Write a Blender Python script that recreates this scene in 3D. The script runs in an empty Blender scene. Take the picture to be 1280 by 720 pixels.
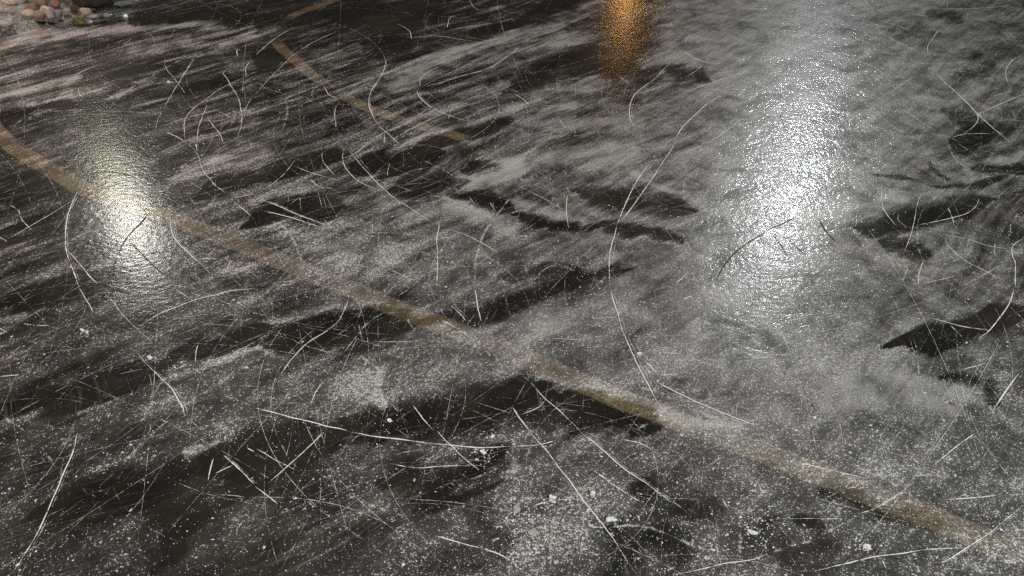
import bpy, math, random
import numpy as np
from mathutils import Vector, noise as mnoise

random.seed(7)
rng = np.random.default_rng(11)
scene = bpy.context.scene
C = scene.collection

# ------------------------------------------------------------------ camera
H = 1.6                       # phone held at chest / eye height
F = 1020.0                    # focal length in photo pixels (1280 wide)
PITCH = math.atan2(760.0, F)  # horizon lies 760 px above the centre
cp, sp = math.cos(PITCH), math.sin(PITCH)

cam_d = bpy.data.cameras.new('camera')
cam_d.sensor_width = 36.0
cam_d.lens = 36.0 * F / 1280.0
cam_d.clip_start = 0.05
cam_d.clip_end = 500.0
cam = bpy.data.objects.new('camera', cam_d)
C.objects.link(cam)
cam.location = (0, 0, H)
cam.rotation_euler = (math.pi / 2 - PITCH, 0, 0)
scene.camera = cam


def ray(px, py):
    a, b = (px - 640.0) / F, (360.0 - py) / F
    return Vector((a, cp + b * sp, -sp + b * cp))


def G(px, py, z=0.0):
    """ground point that was measured at photo pixel (px, py)"""
    d = ray(px, py)
    t = (H - z) / -d.z
    return Vector((d.x * t, d.y * t, z))


def to_px(X, Y):
    """ground point -> photo pixel (inverse of G, used to look up the survey)"""
    zc = Y * cp + H * sp
    ok = zc > 0.2
    zc = np.where(ok, zc, 0.2)
    u = 640.0 + F * X / zc
    v = 360.0 - F * (Y * sp - H * cp) / zc
    return u, v, ok


# sweep direction of the streaks: towards the vanishing point (2550,-400)
sd = np.array([(2550 - 640) / F, cp + (760.0 / F) * sp])
sd /= np.linalg.norm(sd)
SANG = math.atan2(sd[1], sd[0])
SANG2 = math.atan2(cp + (760.0 / F) * sp, (1750 - 640) / F)   # a second, steeper sweep


def vnoise(x, y, seed=0):
    xi, yi = np.floor(x).astype(np.int64), np.floor(y).astype(np.int64)
    fx, fy = x - xi, y - yi
    fx, fy = fx * fx * (3 - 2 * fx), fy * fy * (3 - 2 * fy)

    def h(a, b):
        n = (a * 374761393 + b * 668265263 + seed * 974711) & 0x7fffffff
        n = ((n ^ (n >> 13)) * 1274126177) & 0x7fffffff
        return ((n ^ (n >> 16)) & 0xffff) / 65535.0
    return (h(xi, yi) * (1 - fx) + h(xi + 1, yi) * fx) * (1 - fy) + \
           (h(xi, yi + 1) * (1 - fx) + h(xi + 1, yi + 1) * fx) * fy


def fbm(x, y, o=4, seed=0):
    s, a, t = 0, 1.0, 0
    for k in range(o):
        s = s + a * vnoise(x, y, seed + k * 17)
        t += a
        a *= 0.55
        x, y = x * 2.03 + 5.1, y * 2.03 + 1.7
    return s / t


# ------------------------------------------------------------------ survey of the ice
GX = np.array([-150, 0, 160, 320, 480, 640, 800, 960, 1120, 1280, 1430], float)
GY = np.array([-80, 20, 100, 200, 300, 400, 500, 600, 700, 800], float)
DENS = np.array([
    [.45, .45, .42, .35, .30, .40, .55, .60, .55, .45, .45],
    [.50, .48, .38, .24, .20, .32, .55, .62, .58, .45, .45],
    [.48, .46, .38, .38, .42, .42, .52, .62, .58, .52, .50],
    [.36, .36, .38, .44, .40, .46, .52, .60, .56, .45, .42],
    [.36, .36, .40, .45, .50, .50, .55, .62, .52, .40, .40],
    [.34, .34, .40, .41, .46, .54, .56, .58, .50, .42, .40],
    [.38, .38, .43, .46, .50, .50, .54, .58, .58, .50, .46],
    [.36, .36, .39, .38, .45, .48, .50, .54, .54, .51, .48],
    [.34, .34, .34, .35, .40, .52, .46, .47, .50, .51, .48],
    [.31, .31, .30, .32, .40, .50, .44, .44, .47, .50, .48]])
FILM_HAZE = np.array([  # powder film, plus lamp haze painted in at the upper right
    [.30, .30, .25, .20, .20, .30, .45, .50, .50, .40, .40],
    [.30, .28, .20, .12, .12, .25, .62, .78, .68, .50, .45],
    [.28, .26, .18, .16, .22, .32, .60, .82, .68, .50, .45],
    [.22, .22, .18, .20, .26, .40, .58, .78, .66, .44, .38],
    [.18, .18, .20, .24, .34, .44, .58, .72, .62, .38, .32],
    [.16, .16, .18, .22, .32, .48, .58, .66, .58, .36, .30],
    [.16, .16, .18, .22, .25, .30, .42, .52, .50, .35, .30],
    [.14, .14, .15, .16, .20, .22, .28, .32, .32, .30, .28],
    [.12, .12, .12, .14, .18, .22, .20, .22, .24, .25, .25],
    [.12, .12, .12, .14, .18, .20, .20, .22, .24, .25, .25]])
STRK = np.array([
    [.9, .9, 1., 1., 1., 1., .7, .4, .4, .6, .6],
    [.9, .9, 1., 1., 1., 1., .7, .4, .4, .6, .6],
    [.9, .9, 1., 1., 1., .9, .6, .3, .4, .6, .6],
    [.9, .9, .9, .9, .9, .8, .6, .3, .4, .7, .7],
    [.9, .9, .8, .7, .6, .5, .5, .25, .4, .7, .7],
    [.6, .6, .5, .4, .35, .3, .25, .2, .35, .5, .5],
    [.45, .45, .38, .3, .3, .3, .25, .25, .3, .35, .35],
    [.3, .3, .3, .3, .25, .25, .25, .25, .25, .25, .25],
    [.3, .3, .3, .3, .25, .25, .25, .25, .25, .25, .25],
    [.3, .3, .3, .3, .25, .25, .25, .25, .25, .25, .25]])

# bare dark ice: (points, half width, depth, softness)
DARK = [
    ([(0, 378), (60, 364), (150, 342)], 13, .5, .5), ([(0, 240), (60, 228), (100, 244)], 13, .4, .6),
    ([(-40, 530), (0, 517), (110, 491), (190, 466), (232, 446)], 11, .45, .4),
    ([(232, 442), (300, 425), (345, 411)], 11, .5, .35), ([(335, 430), (420, 414), (515, 404)], 19, .55, .35),
    ([(510, 405), (600, 396), (680, 362), (760, 336), (800, 336)], 8, .35, .5),
    ([(465, 522), (560, 515), (640, 500), (700, 512), (790, 527)], 22, .45, .4),
    ([(480, 592), (560, 602), (625, 566)], 22, .38, .5), ([(60, 640), (200, 612), (330, 565), (420, 540)], 24, .3, .7),
    ([(1112, 432), (1180, 415), (1290, 384)], 13, .55, .35), ([(1070, 288), (1140, 272), (1228, 250)], 12, .5, .4),
    ([(1095, 303), (1160, 313)], 9, .4, .6), ([(1185, 140), (1225, 165)], 9, .2, .9),
    ([(1195, 176), (1245, 168)], 11, .36, .6), ([(1165, 14), (1200, 30)], 6, .22, .9),
    ([(1195, 92), (1240, 80)], 9, .16, 1.0),
    ([(320, 76), (355, 70)], 8, .4, .5), ([(455, 48), (520, 32)], 12, .35, .7), ([(590, 44), (640, 34)], 8, .4, .5),
    ([(640, 110), (700, 82), (745, 62)], 13, .45, .45), ([(715, 95), (745, 86), (790, 78)], 7, .4, .5),
    ([(640, 34), (690, 14), (730, -6)], 8, .4, .6), ([(828, 82), (850, 90), (890, 100)], 8, .35, .6),
    ([(730, 238), (790, 252), (860, 264)], 12, .42, .5), ([(640, 272), (700, 282), (750, 286)], 6, .4, .5),
    ([(750, 282), (800, 290), (848, 306)], 7, .4, .5), ([(640, 345), (715, 338)], 11, .3, .6),
    ([(320, 222), (430, 196)], 11, .42, .5), ([(495, 236), (575, 224)], 10, .5, .4), ([(565, 244), (632, 264)], 9, .45, .5),
    ([(315, 280), (365, 262), (425, 262)], 14, .45, .5), ([(440, 212), (545, 195)], 13, .45, .5), ([(585, 212), (632, 206)], 6, .4, .5),
    ([(220, 250), (265, 246)], 7, .45, .4), ([(185, 218), (222, 204)], 9, .35, .5), ([(250, 236), (320, 222)], 9, .4, .5),
    ([(60, 350), (150, 346)], 9, .35, .6), ([(640, 490), (690, 492)], 12, .35, .5), ([(705, 497), (815, 528)], 15, .45, .35),
    ([(785, 668), (850, 690)], 20, .24, 1.0), ([(815, 615), (885, 640)], 20, .24, 1.0), ([(270, 578), (325, 600)], 19, .3, .5),
    ([(150, 636), (250, 640)], 20, .22, .8), ([(140, 95), (225, 86)], 8, .4, .5), ([(237, 112), (285, 98)], 8, .45, .5),
    ([(45, 62), (150, 52)], 10, .3, .8), ([(160, 24), (290, 18)], 7, .4, .6), ([(37, 140), (95, 130)], 8, .35, .5),
    ([(0, 150), (45, 148)], 9, .3, .6), ([(965, 695), (1040, 690)], 20, .24, 1.0), ([(1170, 468), (1212, 482)], 6, .22, .7),
    ([(1232, 482), (1262, 505)], 8, .22, .7), ([(420, 25), (560, 8)], 9, .35, .7), ([(1030, 615), (1110, 640), (1190, 668)], 10, .2, .8),
    ([(435, 528), (470, 540)], 10, .4, .5), ([(1110, 36), (1170, 46)], 6, .15, 1.0), ([(1000, 655), (1020, 662)], 9, .35, .5),
    ([(560, 170), (640, 150)], 9, .3, .6), ([(520, 180), (600, 168)], 7, .4, .5), ([(110, 250), (60, 272), (0, 290)], 8, .3, .6),
    ([(1225, 205), (1280, 213)], 7, .4, .5), ([(1155, 205), (1188, 222)], 2.5, .25, .5), ([(1092, 219), (1135, 225)], 3, .25, .5),
    ([(1155, 235), (1222, 229), (1280, 212)], 2.5, .25, .5), ([(110, 218), (175, 216)], 3, .35, .5),
]
# packed pale frost: (points, half width, amount, film, softness)
PALE = [
    ([(495, 108), (530, 88), (560, 72), (640, 52), (700, 40)], 11, .3, .3, .7), ([(70, 44), (170, 33), (275, 29)], 6, .35, .3, .6),
    ([(170, 60), (240, 52), (310, 38)], 6, .3, .2, .7), ([(0, 118), (60, 104), (95, 100)], 7, .3, .2, .7),
    ([(10, 160), (60, 140), (110, 136)], 3, .25, .15, .6), ([(40, 133), (95, 115)], 4, .25, .15, .6),
    ([(130, 128), (215, 85), (260, 62), (340, 36)], 4, .3, .2, .6), ([(220, 220), (262, 208), (320, 192)], 13, .25, .15, .7),
    ([(365, 300), (420, 315), (470, 320)], 20, .2, .0, .9), ([(565, 236), (610, 222), (645, 205)], 14, .3, .45, .5),
    ([(560, 262), (620, 278), (640, 290)], 8, .15, .2, .8), ([(640, 205), (700, 196), (790, 190)], 10, .2, .2, .8),
    ([(1060, 500), (1120, 482), (1190, 500)], 22, .1, .35, .5), ([(425, 485), (470, 478)], 18, .18, .05, .8),
    ([(478, 470), (482, 505)], 6, .25, .1, .7), ([(340, 405), (380, 392), (415, 378)], 9, .22, .1, .6),
    ([(235, 572), (268, 566)], 7, .3, .4, .5), ([(650, 640), (720, 645), (740, 680)], 28, .15, .0, .9),
    ([(0, 402), (30, 396)], 5, .25, .3, .6), ([(320, 428), (335, 418), (400, 405)], 3, .25, .1, .6),
    ([(230, 470), (280, 452), (335, 432)], 5, .22, .05, .7), ([(100, 510), (160, 488), (230, 462)], 3, .25, .05, .6),
    ([(640, 255), (690, 268), (740, 278)], 6, .2, .2, .7), ([(480, 260), (560, 264), (615, 280)], 10, .15, .15, .8),
    ([(800, 215), (830, 235), (860, 243)], 4, .15, .35, .6), ([(1170, 85), (1220, 80)], 8, .1, .3, .7),
    ([(1215, 205), (1280, 195)], 7, .15, .4, .6), ([(1000, 270), (1080, 262), (1120, 250)], 8, .1, .3, .8),
    ([(480, 195), (560, 160), (640, 138), (720, 130)], 6, .25, .15, .7), ([(420, 350), (540, 300)], 20, .08, .0, .9),
    ([(640, 162), (720, 150), (800, 158)], 8, .15, .2, .8), ([(380, 75), (450, 58)], 4, .3, .15, .6), ([(415, 125), (470, 105)], 5, .25, .15, .6),
    ([(640, 420), (700, 405)], 14, .15, .15, .8), ([(820, 515), (870, 522), (935, 528)], 6, .2, .2, .6),
    ([(570, 605), (600, 594), (640, 580)], 8, .25, .15, .6), ([(0, 35), (60, 40)], 14, .2, .2, .7),
    ([(840, 62), (800, 75), (860, 75)], 7, .15, .25, .7), ([(1100, 590), (1180, 560)], 16, .06, .0, .9),
]


# wet, glazed ice: (points, half width, film removed, cover removed)
GLAZE = [([(782, -60), (782, 80)], 34, .95, .26), ([(140, 180), (165, 290), (195, 340)], 42, .7, .10)]


def seg_dist(u, v, pts, taper=False):
    """distance to a path; with taper it grows towards both ends, so a patch runs out in a point"""
    best = np.full(u.shape, 1e9)
    ln = [math.hypot(b[0] - a[0], b[1] - a[1]) for a, b in zip(pts[:-1], pts[1:])]
    tot, run = sum(ln), 0.0
    for ((x0, y0), (x1, y1)), l in zip(zip(pts[:-1], pts[1:]), ln):
        dx, dy = x1 - x0, y1 - y0
        t = np.clip(((u - x0) * dx + (v - y0) * dy) / (dx * dx + dy * dy), 0, 1)
        q = np.hypot(u - x0 - t * dx, v - y0 - t * dy)
        if taper:
            k = (run + t * l) / tot
            q = q / np.clip(np.sqrt(4 * k * (1 - k)) * 1.12, .22, 1)
        best = np.minimum(best, q)
        run += l
    return best


def lookup(T, u, v):
    i = np.clip(np.searchsorted(GX, u) - 1, 0, len(GX) - 2)
    j = np.clip(np.searchsorted(GY, v) - 1, 0, len(GY) - 2)
    a = np.clip((u - GX[i]) / (GX[i + 1] - GX[i]), 0, 1)
    b = np.clip((v - GY[j]) / (GY[j + 1] - GY[j]), 0, 1)
    a, b = a * a * (3 - 2 * a), b * b * (3 - 2 * b)
    return (T[j, i] * (1 - a) + T[j, i + 1] * a) * (1 - b) + (T[j + 1, i] * (1 - a) + T[j + 1, i + 1] * a) * b


def survey(X, Y):
    """frost cover, powder film with painted lamp haze and streak strength of the ice at ground points"""
    u, v, ok = to_px(X, Y)
    al, ac = X * sd[0] + Y * sd[1], -X * sd[1] + Y * sd[0]
    far = np.clip((v + 400) / 760, .3, 2)
    n1 = fbm(al * 2.2, ac * 9.0, 4, 3) - .5
    n2 = fbm(al * 2.0 + 9, ac * 7.0, 4, 8) - .5
    n3 = fbm(al * 14.0, ac * 30.0, 3, 21) - .5
    n4 = fbm(al * 6.0, ac * 55.0, 3, 33) - .5
    uw = u + n2 * 50 * far
    vw = v + (n1 * 26 + n3 * 9) * far
    d, f, s = lookup(DENS, u, v), lookup(FILM_HAZE, u, v), lookup(STRK, u, v)
    for pts, hw, k, fl, soft in PALE:
        m = (u > min(p[0] for p in pts) - 90) & (u < max(p[0] for p in pts) + 90) & ok & \
            (v > min(p[1] for p in pts) - 70) & (v < max(p[1] for p in pts) + 70)
        if not m.any():
            continue
        q = seg_dist(uw[m], vw[m], pts) / hw
        w = np.clip((1 + soft - q) / (2 * soft), 0, 1)
        w = w * w * (3 - 2 * w)
        d[m] += w * k * .8
        f[m] = np.maximum(f[m], f[m] + w * fl)
    for pts, hw, k, soft in DARK:
        m = (u > min(p[0] for p in pts) - 90) & (u < max(p[0] for p in pts) + 90) & ok & \
            (v > min(p[1] for p in pts) - 70) & (v < max(p[1] for p in pts) + 70)
        if not m.any():
            continue
        ex, ey = pts[-1][0] - pts[0][0], pts[-1][1] - pts[0][1]
        el = math.hypot(ex, ey)
        ex, ey = ex / el * hw * .55, ey / el * hw * .55
        pts = [(pts[0][0] - ex, pts[0][1] - ey)] + list(pts[1:-1]) + [(pts[-1][0] + ex, pts[-1][1] + ey)]
        q = seg_dist(uw[m], vw[m], pts, True) / (hw * 1.12) + n4[m] * (1.1 if soft > .45 else .6) + n1[m] * .5
        soft = .36 if soft < .38 else soft * 1.15 + .32
        w = np.clip((1 + soft - q) / (2 * soft), 0, 1)
        w = w * w * (3 - 2 * w)
        d[m] -= w * k * .70
        d[m] += np.exp(-((q - 1.45) / .3) ** 2) * .5 * k * np.clip(n1[m] * 2 + .35, 0, 1)
        f[m] *= 1 - w * .85
        s[m] *= 1 - w * .25
    for pts, hw, kf, kd in GLAZE:
        m = ok & (u > min(p[0] for p in pts) - 2 * hw) & (u < max(p[0] for p in pts) + 2 * hw)
        q = seg_dist(uw[m], vw[m], pts) / hw
        w = np.clip((1.6 - q) / 1.2, 0, 1)
        f[m] *= 1 - w * kf
        d[m] -= w * kd
    return np.clip(d, 0, 1), np.clip(f, 0, 1), s


# ------------------------------------------------------------------ painted lines (under the ice)
def catmull(P, step):
    P = [np.array(p, float) for p in P]
    P = [2 * P[0] - P[1]] + P + [2 * P[-1] - P[-2]]
    out = []
    for i in range(1, len(P) - 2):
        a, b, c, d = P[i - 1:i + 3]
        n = max(1, int(np.linalg.norm(c - b) / step))
        for k in range(n):
            t = k / n
            out.append(.5 * (2 * b + (c - a) * t + (2 * a - 5 * b + 4 * c - d) * t * t + (3 * b - a - 3 * c + d) * t ** 3))
    out.append(P[-2])
    return np.array(out)


def gpts(pts):
    return [tuple(G(*p)[:2]) for p in pts]


LINES = [
    ([(60, 41), (28, 48), (0, 64), (-24, 88), (-32, 118), (-16, 150), (10, 178), (45, 202), (75, 219), (107, 237), (150, 252),
      (217, 274), (300, 306), (400, 347), (500, 386), (600, 425), (700, 467), (800, 508), (900, 545), (1020, 591), (1140, 638),
      (1260, 686), (1400, 742)], .078,
     [(-200, 1), (140, 1), (240, .8), (290, .7), (340, .85), (400, .55), (480, .6), (540, .85), (600, .35), (680, .6), (720, .9), (830, .95), (900, .5), (980, .65), (1030, .8), (1100, .65), (1170, .8), (1400, .6)]),
    ([(520, -22), (440, -6), (400, 7), (370, 18), (350, 32), (344, 46), (352, 60), (369, 75), (395, 97), (437, 124), (490, 146),
      (545, 163), (600, 178), (700, 207), (820, 243), (940, 278), (1060, 312), (1170, 340), (1300, 378), (1450, 420)], .066,
     [(-1, .9)]),
]


# ------------------------------------------------------------------ node helpers
def new_mat(name):
    m = bpy.data.materials.new(name)
    m.use_nodes = True
    m.node_tree.nodes.clear()
    return m


class NT:
    def __init__(self, m):
        self.t = m.node_tree
        self.out = self.n('ShaderNodeOutputMaterial')

    def n(self, k, **kw):
        o = self.t.nodes.new(k)
        for a, b in kw.items():
            setattr(o, a, b)
        return o

    def l(self, a, b):
        self.t.links.new(a, b)

    def put(self, v, sock):
        if isinstance(v, (int, float, tuple, list)):
            sock.default_value = v
        else:
            self.l(v, sock)

    def m(self, op, a, b=0.0, c=0.0, clamp=False):
        o = self.n('ShaderNodeMath', operation=op, use_clamp=clamp)
        for i, v in enumerate((a, b, c)):
            self.put(v, o.inputs[i])
        return o.outputs[0]

    def ss(self, v, a, b, c=0.0, d=1.0):
        o = self.n('ShaderNodeMapRange', interpolation_type='SMOOTHSTEP')
        self.put(v, o.inputs['Value'])
        self.put(a, o.inputs['From Min'])
        self.put(b, o.inputs['From Max'])
        self.put(c, o.inputs['To Min'])
        self.put(d, o.inputs['To Max'])
        return o.outputs[0]

    def noise(self, vec, scale, detail=2.0, rough=.5, dist=0.0):
        o = self.n('ShaderNodeTexNoise')
        self.l(vec, o.inputs['Vector'])
        self.put(scale, o.inputs['Scale'])
        o.inputs['Detail'].default_value = detail
        o.inputs['Roughness'].default_value = rough
        o.inputs['Distortion'].default_value = dist
        return o.outputs['Fac']

    def mix(self, f, a, b):
        o = self.n('ShaderNodeMix', data_type='RGBA')
        self.put(f, o.inputs['Factor'])
        for v, s in ((a, o.inputs['A']), (b, o.inputs['B'])):
            self.put(v if not isinstance(v, tuple) else (*v, 1.0)[:4], s)
        return o.outputs['Result']

    def mixf(self, f, a, b):
        o = self.n('ShaderNodeMix', data_type='FLOAT')
        self.put(f, o.inputs['Factor'])
        self.put(a, o.inputs['A'])
        self.put(b, o.inputs['B'])
        return o.outputs['Result']

    def mapped(self, vec, rot=(0, 0, 0), scale=(1, 1, 1), loc=(0, 0, 0)):
        o = self.n('ShaderNodeMapping', vector_type='POINT')
        self.l(vec, o.inputs['Vector'])
        o.inputs['Rotation'].default_value = rot
        o.inputs['Scale'].default_value = scale
        o.inputs['Location'].default_value = loc
        return o.outputs[0]


def ice_material():
    m = new_mat('ice_with_frost')
    t = NT(m)
    geo = t.n('ShaderNodeNewGeometry')
    pos = geo.outputs['Position']
    at = t.n('ShaderNodeAttribute', attribute_name='frost_shade_mask')
    sep = t.n('ShaderNodeSeparateColor')
    t.l(at.outputs['Color'], sep.inputs[0])
    dens, film, strk = sep.outputs[0], sep.outputs[1], sep.outputs[2]  # film also carries the painted lamp haze
    paint = at.outputs['Alpha']
    wob = t.n('ShaderNodeTexNoise')
    t.l(pos, wob.inputs['Vector'])
    wob.inputs['Scale'].default_value = 1.1
    wob.inputs['Detail'].default_value = 2
    wv = t.n('ShaderNodeVectorMath', operation='MULTIPLY_ADD')
    t.l(wob.outputs['Color'], wv.inputs[0])
    wv.inputs[1].default_value = (.16, .16, 0)
    t.l(pos, wv.inputs[2])
    pw = wv.outputs[0]
    rot = t.mapped(pw, rot=(0, 0, -SANG))
    rot2 = t.mapped(pw, rot=(0, 0, -SANG2))
    s1 = t.noise(t.mapped(rot, scale=(.9, 9, 1)), 1.0, 6, .62, .2)
    s2 = t.noise(t.mapped(rot2, scale=(1.5, 24, 1), loc=(3, 1, 0)), 1.0, 5, .66, .15)
    s3 = t.noise(t.mapped(rot2, scale=(3.0, 75, 1), loc=(7, 2, 0)), 1.0, 4, .65, .1)
    blot = t.noise(pos, 7.0, 6, .66, .6)
    st = t.m('ADD', t.m('MULTIPLY', t.m('SUBTRACT', s1, .5), 1.25), t.m('MULTIPLY', t.m('SUBTRACT', s2, .5), 1.2))
    st = t.m('ADD', st, t.m('MULTIPLY', t.m('SUBTRACT', s3, .5), .5))
    d = t.m('ADD', dens, t.m('MULTIPLY', st, strk))
    d = t.m('ADD', d, t.m('MULTIPLY', t.m('SUBTRACT', blot, .5), .95))
    d = t.m('ADD', d, .05)
    hair = 0.0
    for kk, (an, ax, ac_, lo) in enumerate(((SANG, .5, 26, .0), (SANG2, .6, 34, 4.0), (SANG2 + .75, .5, 22, 8.0), (SANG - .6, .7, 24, 12.0))):
        wq = t.n('ShaderNodeTexNoise')
        t.l(pos, wq.inputs['Vector'])
        wq.inputs['Scale'].default_value = .55 + .2 * kk
        wq.inputs['Detail'].default_value = 0
        ma = t.n('ShaderNodeVectorMath', operation='MULTIPLY_ADD')
        t.l(wq.outputs['Color'], ma.inputs[0])
        ma.inputs[1].default_value = (.9, .9, 0)
        t.l(pos, ma.inputs[2])
        hn = t.noise(t.mapped(t.mapped(ma.outputs[0], rot=(0, 0, -an)), scale=(ax, ac_, 1), loc=(lo, lo * .7, 0)), 1.0, 2, .7)
        rid = t.m('ABSOLUTE', t.m('SUBTRACT', hn, .5))
        rid = t.ss(rid, .0, .013 if kk < 2 else .009, 1.0, 0.0)
        br = t.ss(t.noise(t.mapped(pos, loc=(lo, 3 + lo, 0)), 3.2, 4, .7), .47, .62)
        rid = t.m('MULTIPLY', t.m('MULTIPLY', rid, br), (.21, .19, .18, .15)[kk])
        hair = t.m('ADD', rid, hair)
    hair = t.m('MULTIPLY', hair, t.m('ADD', .25, t.m('MULTIPLY', strk, .85)))
    d = t.m('ADD', d, hair)
    # grains of frost: three sizes of crumbly noise, thresholded by the cover
    g1 = t.noise(pos, 210.0, 2.5, .65)
    g2 = t.noise(pos, 95.0, 3.0, .65)
    g3 = t.noise(pos, 480.0, 1.5, .6)
    g = t.m('ADD', t.m('ADD', t.m('MULTIPLY', g1, .42), t.m('MULTIPLY', g2, .38)), t.m('MULTIPLY', g3, .20))
    d = t.m('ADD', d, t.m('MULTIPLY', paint, .06))
    thr = t.ss(d, 0.0, 1.1, .655, .455)
    gr = t.ss(g, t.m('SUBTRACT', thr, .02), t.m('ADD', thr, .045))
    fl = t.m('MULTIPLY', t.ss(d, .22, .95), t.m('ADD', .05, t.m('MULTIPLY', film, .52)))
    cover = t.m('MAXIMUM', t.m('MULTIPLY', gr, t.m('SUBTRACT', .88, t.m('MULTIPLY', film, .45))), t.m('ADD', fl, t.m('MULTIPLY', hair, .45)), clamp=True)
    # colours
    deep = t.noise(pos, 2.1, 4, .6)
    cloud = t.m('ADD', t.m('MULTIPLY', deep, .75), t.m('MULTIPLY', t.m('ADD', s1, s2), .17))
    icec = t.mix(t.ss(cloud, .40, .82), (.008, .0075, .006), (.030, .0275, .022))
    pn = t.noise(pos, 60.0, 4, .7)
    paintc = t.mix(pn, (.08, .06, .034), (.165, .13, .077))
    wear = t.m('MULTIPLY', t.ss(t.noise(pos, 5.5, 4, .6), .34, .54), t.ss(t.noise(pos, 130.0, 3, .65), .36, .56))
    under = t.mix(t.m('MULTIPLY', paint, t.m('ADD', .34, t.m('MULTIPLY', wear, .66))), icec, paintc)
    tint = t.ss(t.noise(pos, 300.0, 2, .6), .36, .66)
    frost = t.mix(tint, (.34, .335, .325), (.86, .86, .85))
    col = t.mix(cover, under, frost)
    # bumps: rippled ice, frost crystals standing proud
    b = t.n('ShaderNodeBump')
    b.inputs['Strength'].default_value = .55
    b.inputs['Distance'].default_value = .0022
    rip = t.noise(t.mapped(pos, rot=(0, 0, -.25), scale=(1.0, 1.5, 1)), 34.0, 3, .55, .3)
    peb = t.m('ADD', t.m('MULTIPLY', t.noise(pos, 46.0, 1.5, .5), .90), t.m('MULTIPLY', t.noise(pos, 105.0, 1, .5), .3))
    hgt = t.m('ADD', t.m('MULTIPLY', gr, .035), t.m('ADD', t.m('MULTIPLY', rip, .62), t.m('MULTIPLY', peb, t.m('ADD', .10, t.m('MULTIPLY', film, t.ss(t.noise(pos, 7.0, 4, .65, .5), .34, .66, .5, 2.4))))))
    t.l(hgt, b.inputs['Height'])
    p = t.n('ShaderNodeBsdfPrincipled')
    t.l(col, p.inputs['Base Color'])
    ri = t.m('SUBTRACT', .185, t.m('MULTIPLY', film, .06))
    t.put(t.mixf(t.m('MULTIPLY', gr, .75), ri, .5), p.inputs['Roughness'])
    p.inputs['IOR'].default_value = 1.31
    t.l(t.m('MULTIPLY', film, .75, clamp=True), p.inputs['Coat Weight'])     # dull glaze of powder over the wet ice
    p.inputs['Coat Roughness'].default_value = .36
    p.inputs['Coat IOR'].default_value = 1.25
    t.l(b.outputs[0], p.inputs['Normal'])
    t.l(p.outputs[0], t.out.inputs[0])
    return m


def scratch_material():
    m = new_mat('scratch_frost')
    t = NT(m)
    geo = t.n('ShaderNodeNewGeometry')
    pos = geo.outputs['Position']
    at = t.n('ShaderNodeAttribute', attribute_name='frost_shade_mask')
    sep = t.n('ShaderNodeSeparateColor')
    t.l(at.outputs['Color'], sep.inputs[0])
    prof, inten, darkf = sep.outputs[0], sep.outputs[1], sep.outputs[2]
    n1 = t.noise(pos, 260.0, 2, .6)
    n2 = t.noise(pos, 26.0, 3, .65)
    a = t.m('ADD', t.m('MULTIPLY', t.m('SUBTRACT', n1, .5), 1.5), t.m('MULTIPLY', t.m('SUBTRACT', n2, .5), 1.9))
    a = t.m('ADD', t.m('ADD', a, inten), t.m('MULTIPLY', prof, .75))
    a = t.ss(a, .70, 1.15)
    a = t.m('MULTIPLY', t.m('MULTIPLY', a, at.outputs['Alpha']), t.ss(prof, 0.0, .55))
    p = t.n('ShaderNodeBsdfPrincipled')
    t.l(t.mix(darkf, (.70, .70, .68), (.05, .045, .04)), p.inputs['Base Color'])
    p.inputs['Roughness'].default_value = .75
    p.inputs['IOR'].default_value = 1.31
    tr = t.n('ShaderNodeBsdfTransparent')
    mx = t.n('ShaderNodeMixShader')
    t.l(a, mx.inputs[0])
    t.l(tr.outputs[0], mx.inputs[1])
    t.l(p.outputs[0], mx.inputs[2])
    t.l(mx.outputs[0], t.out.inputs[0])
    return m


def stone_material(name, c0, c1, frost=.25, rough=.75):
    m = new_mat(name)
    t = NT(m)
    tc = t.n('ShaderNodeTexCoord')
    o = tc.outputs['Object']
    geo = t.n('ShaderNodeNewGeometry')
    n = t.noise(o, 22.0, 5, .65)
    v = t.noise(o, 90.0, 3, .6)
    col = t.mix(t.ss(n, .32, .68), c0, c1)
    sx = t.n('ShaderNodeSeparateXYZ')
    t.l(geo.outputs['Normal'], sx.inputs[0])
    fr = t.m('MULTIPLY', t.ss(t.m('ADD', sx.outputs[2], t.m('MULTIPLY', t.m('SUBTRACT', v, .5), 2.0)), .55, 1.25), frost)
    col = t.mix(fr, col, (.62, .62, .60))
    p = t.n('ShaderNodeBsdfPrincipled')
    t.l(col, p.inputs['Base Color'])
    p.inputs['Roughness'].default_value = rough
    b = t.n('ShaderNodeBump')
    b.inputs['Strength'].default_value = .5
    b.inputs['Distance'].default_value = .004
    t.l(t.m('ADD', n, t.m('MULTIPLY', v, .5)), b.inputs['Height'])
    t.l(b.outputs[0], p.inputs['Normal'])
    t.l(p.outputs[0], t.out.inputs[0])
    return m


def snow_material(name, c, rough=.55, trans=0.0):
    m = new_mat(name)
    t = NT(m)
    geo = t.n('ShaderNodeNewGeometry')
    n = t.noise(geo.outputs['Position'], 160.0, 3, .6)
    p = t.n('ShaderNodeBsdfPrincipled')
    t.l(t.mix(n, tuple(x * .7 for x in c), c), p.inputs['Base Color'])
    p.inputs['Roughness'].default_value = rough
    p.inputs['IOR'].default_value = 1.31
    if trans:
        p.inputs['Transmission Weight'].default_value = trans
    b = t.n('ShaderNodeBump')
    b.inputs['Strength'].default_value = .4
    b.inputs['Distance'].default_value = .002
    t.l(n, b.inputs['Height'])
    t.l(b.outputs[0], p.inputs['Normal'])
    t.l(p.outputs[0], t.out.inputs[0])
    return m


ICE = ice_material()
SCR = scratch_material()


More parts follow.
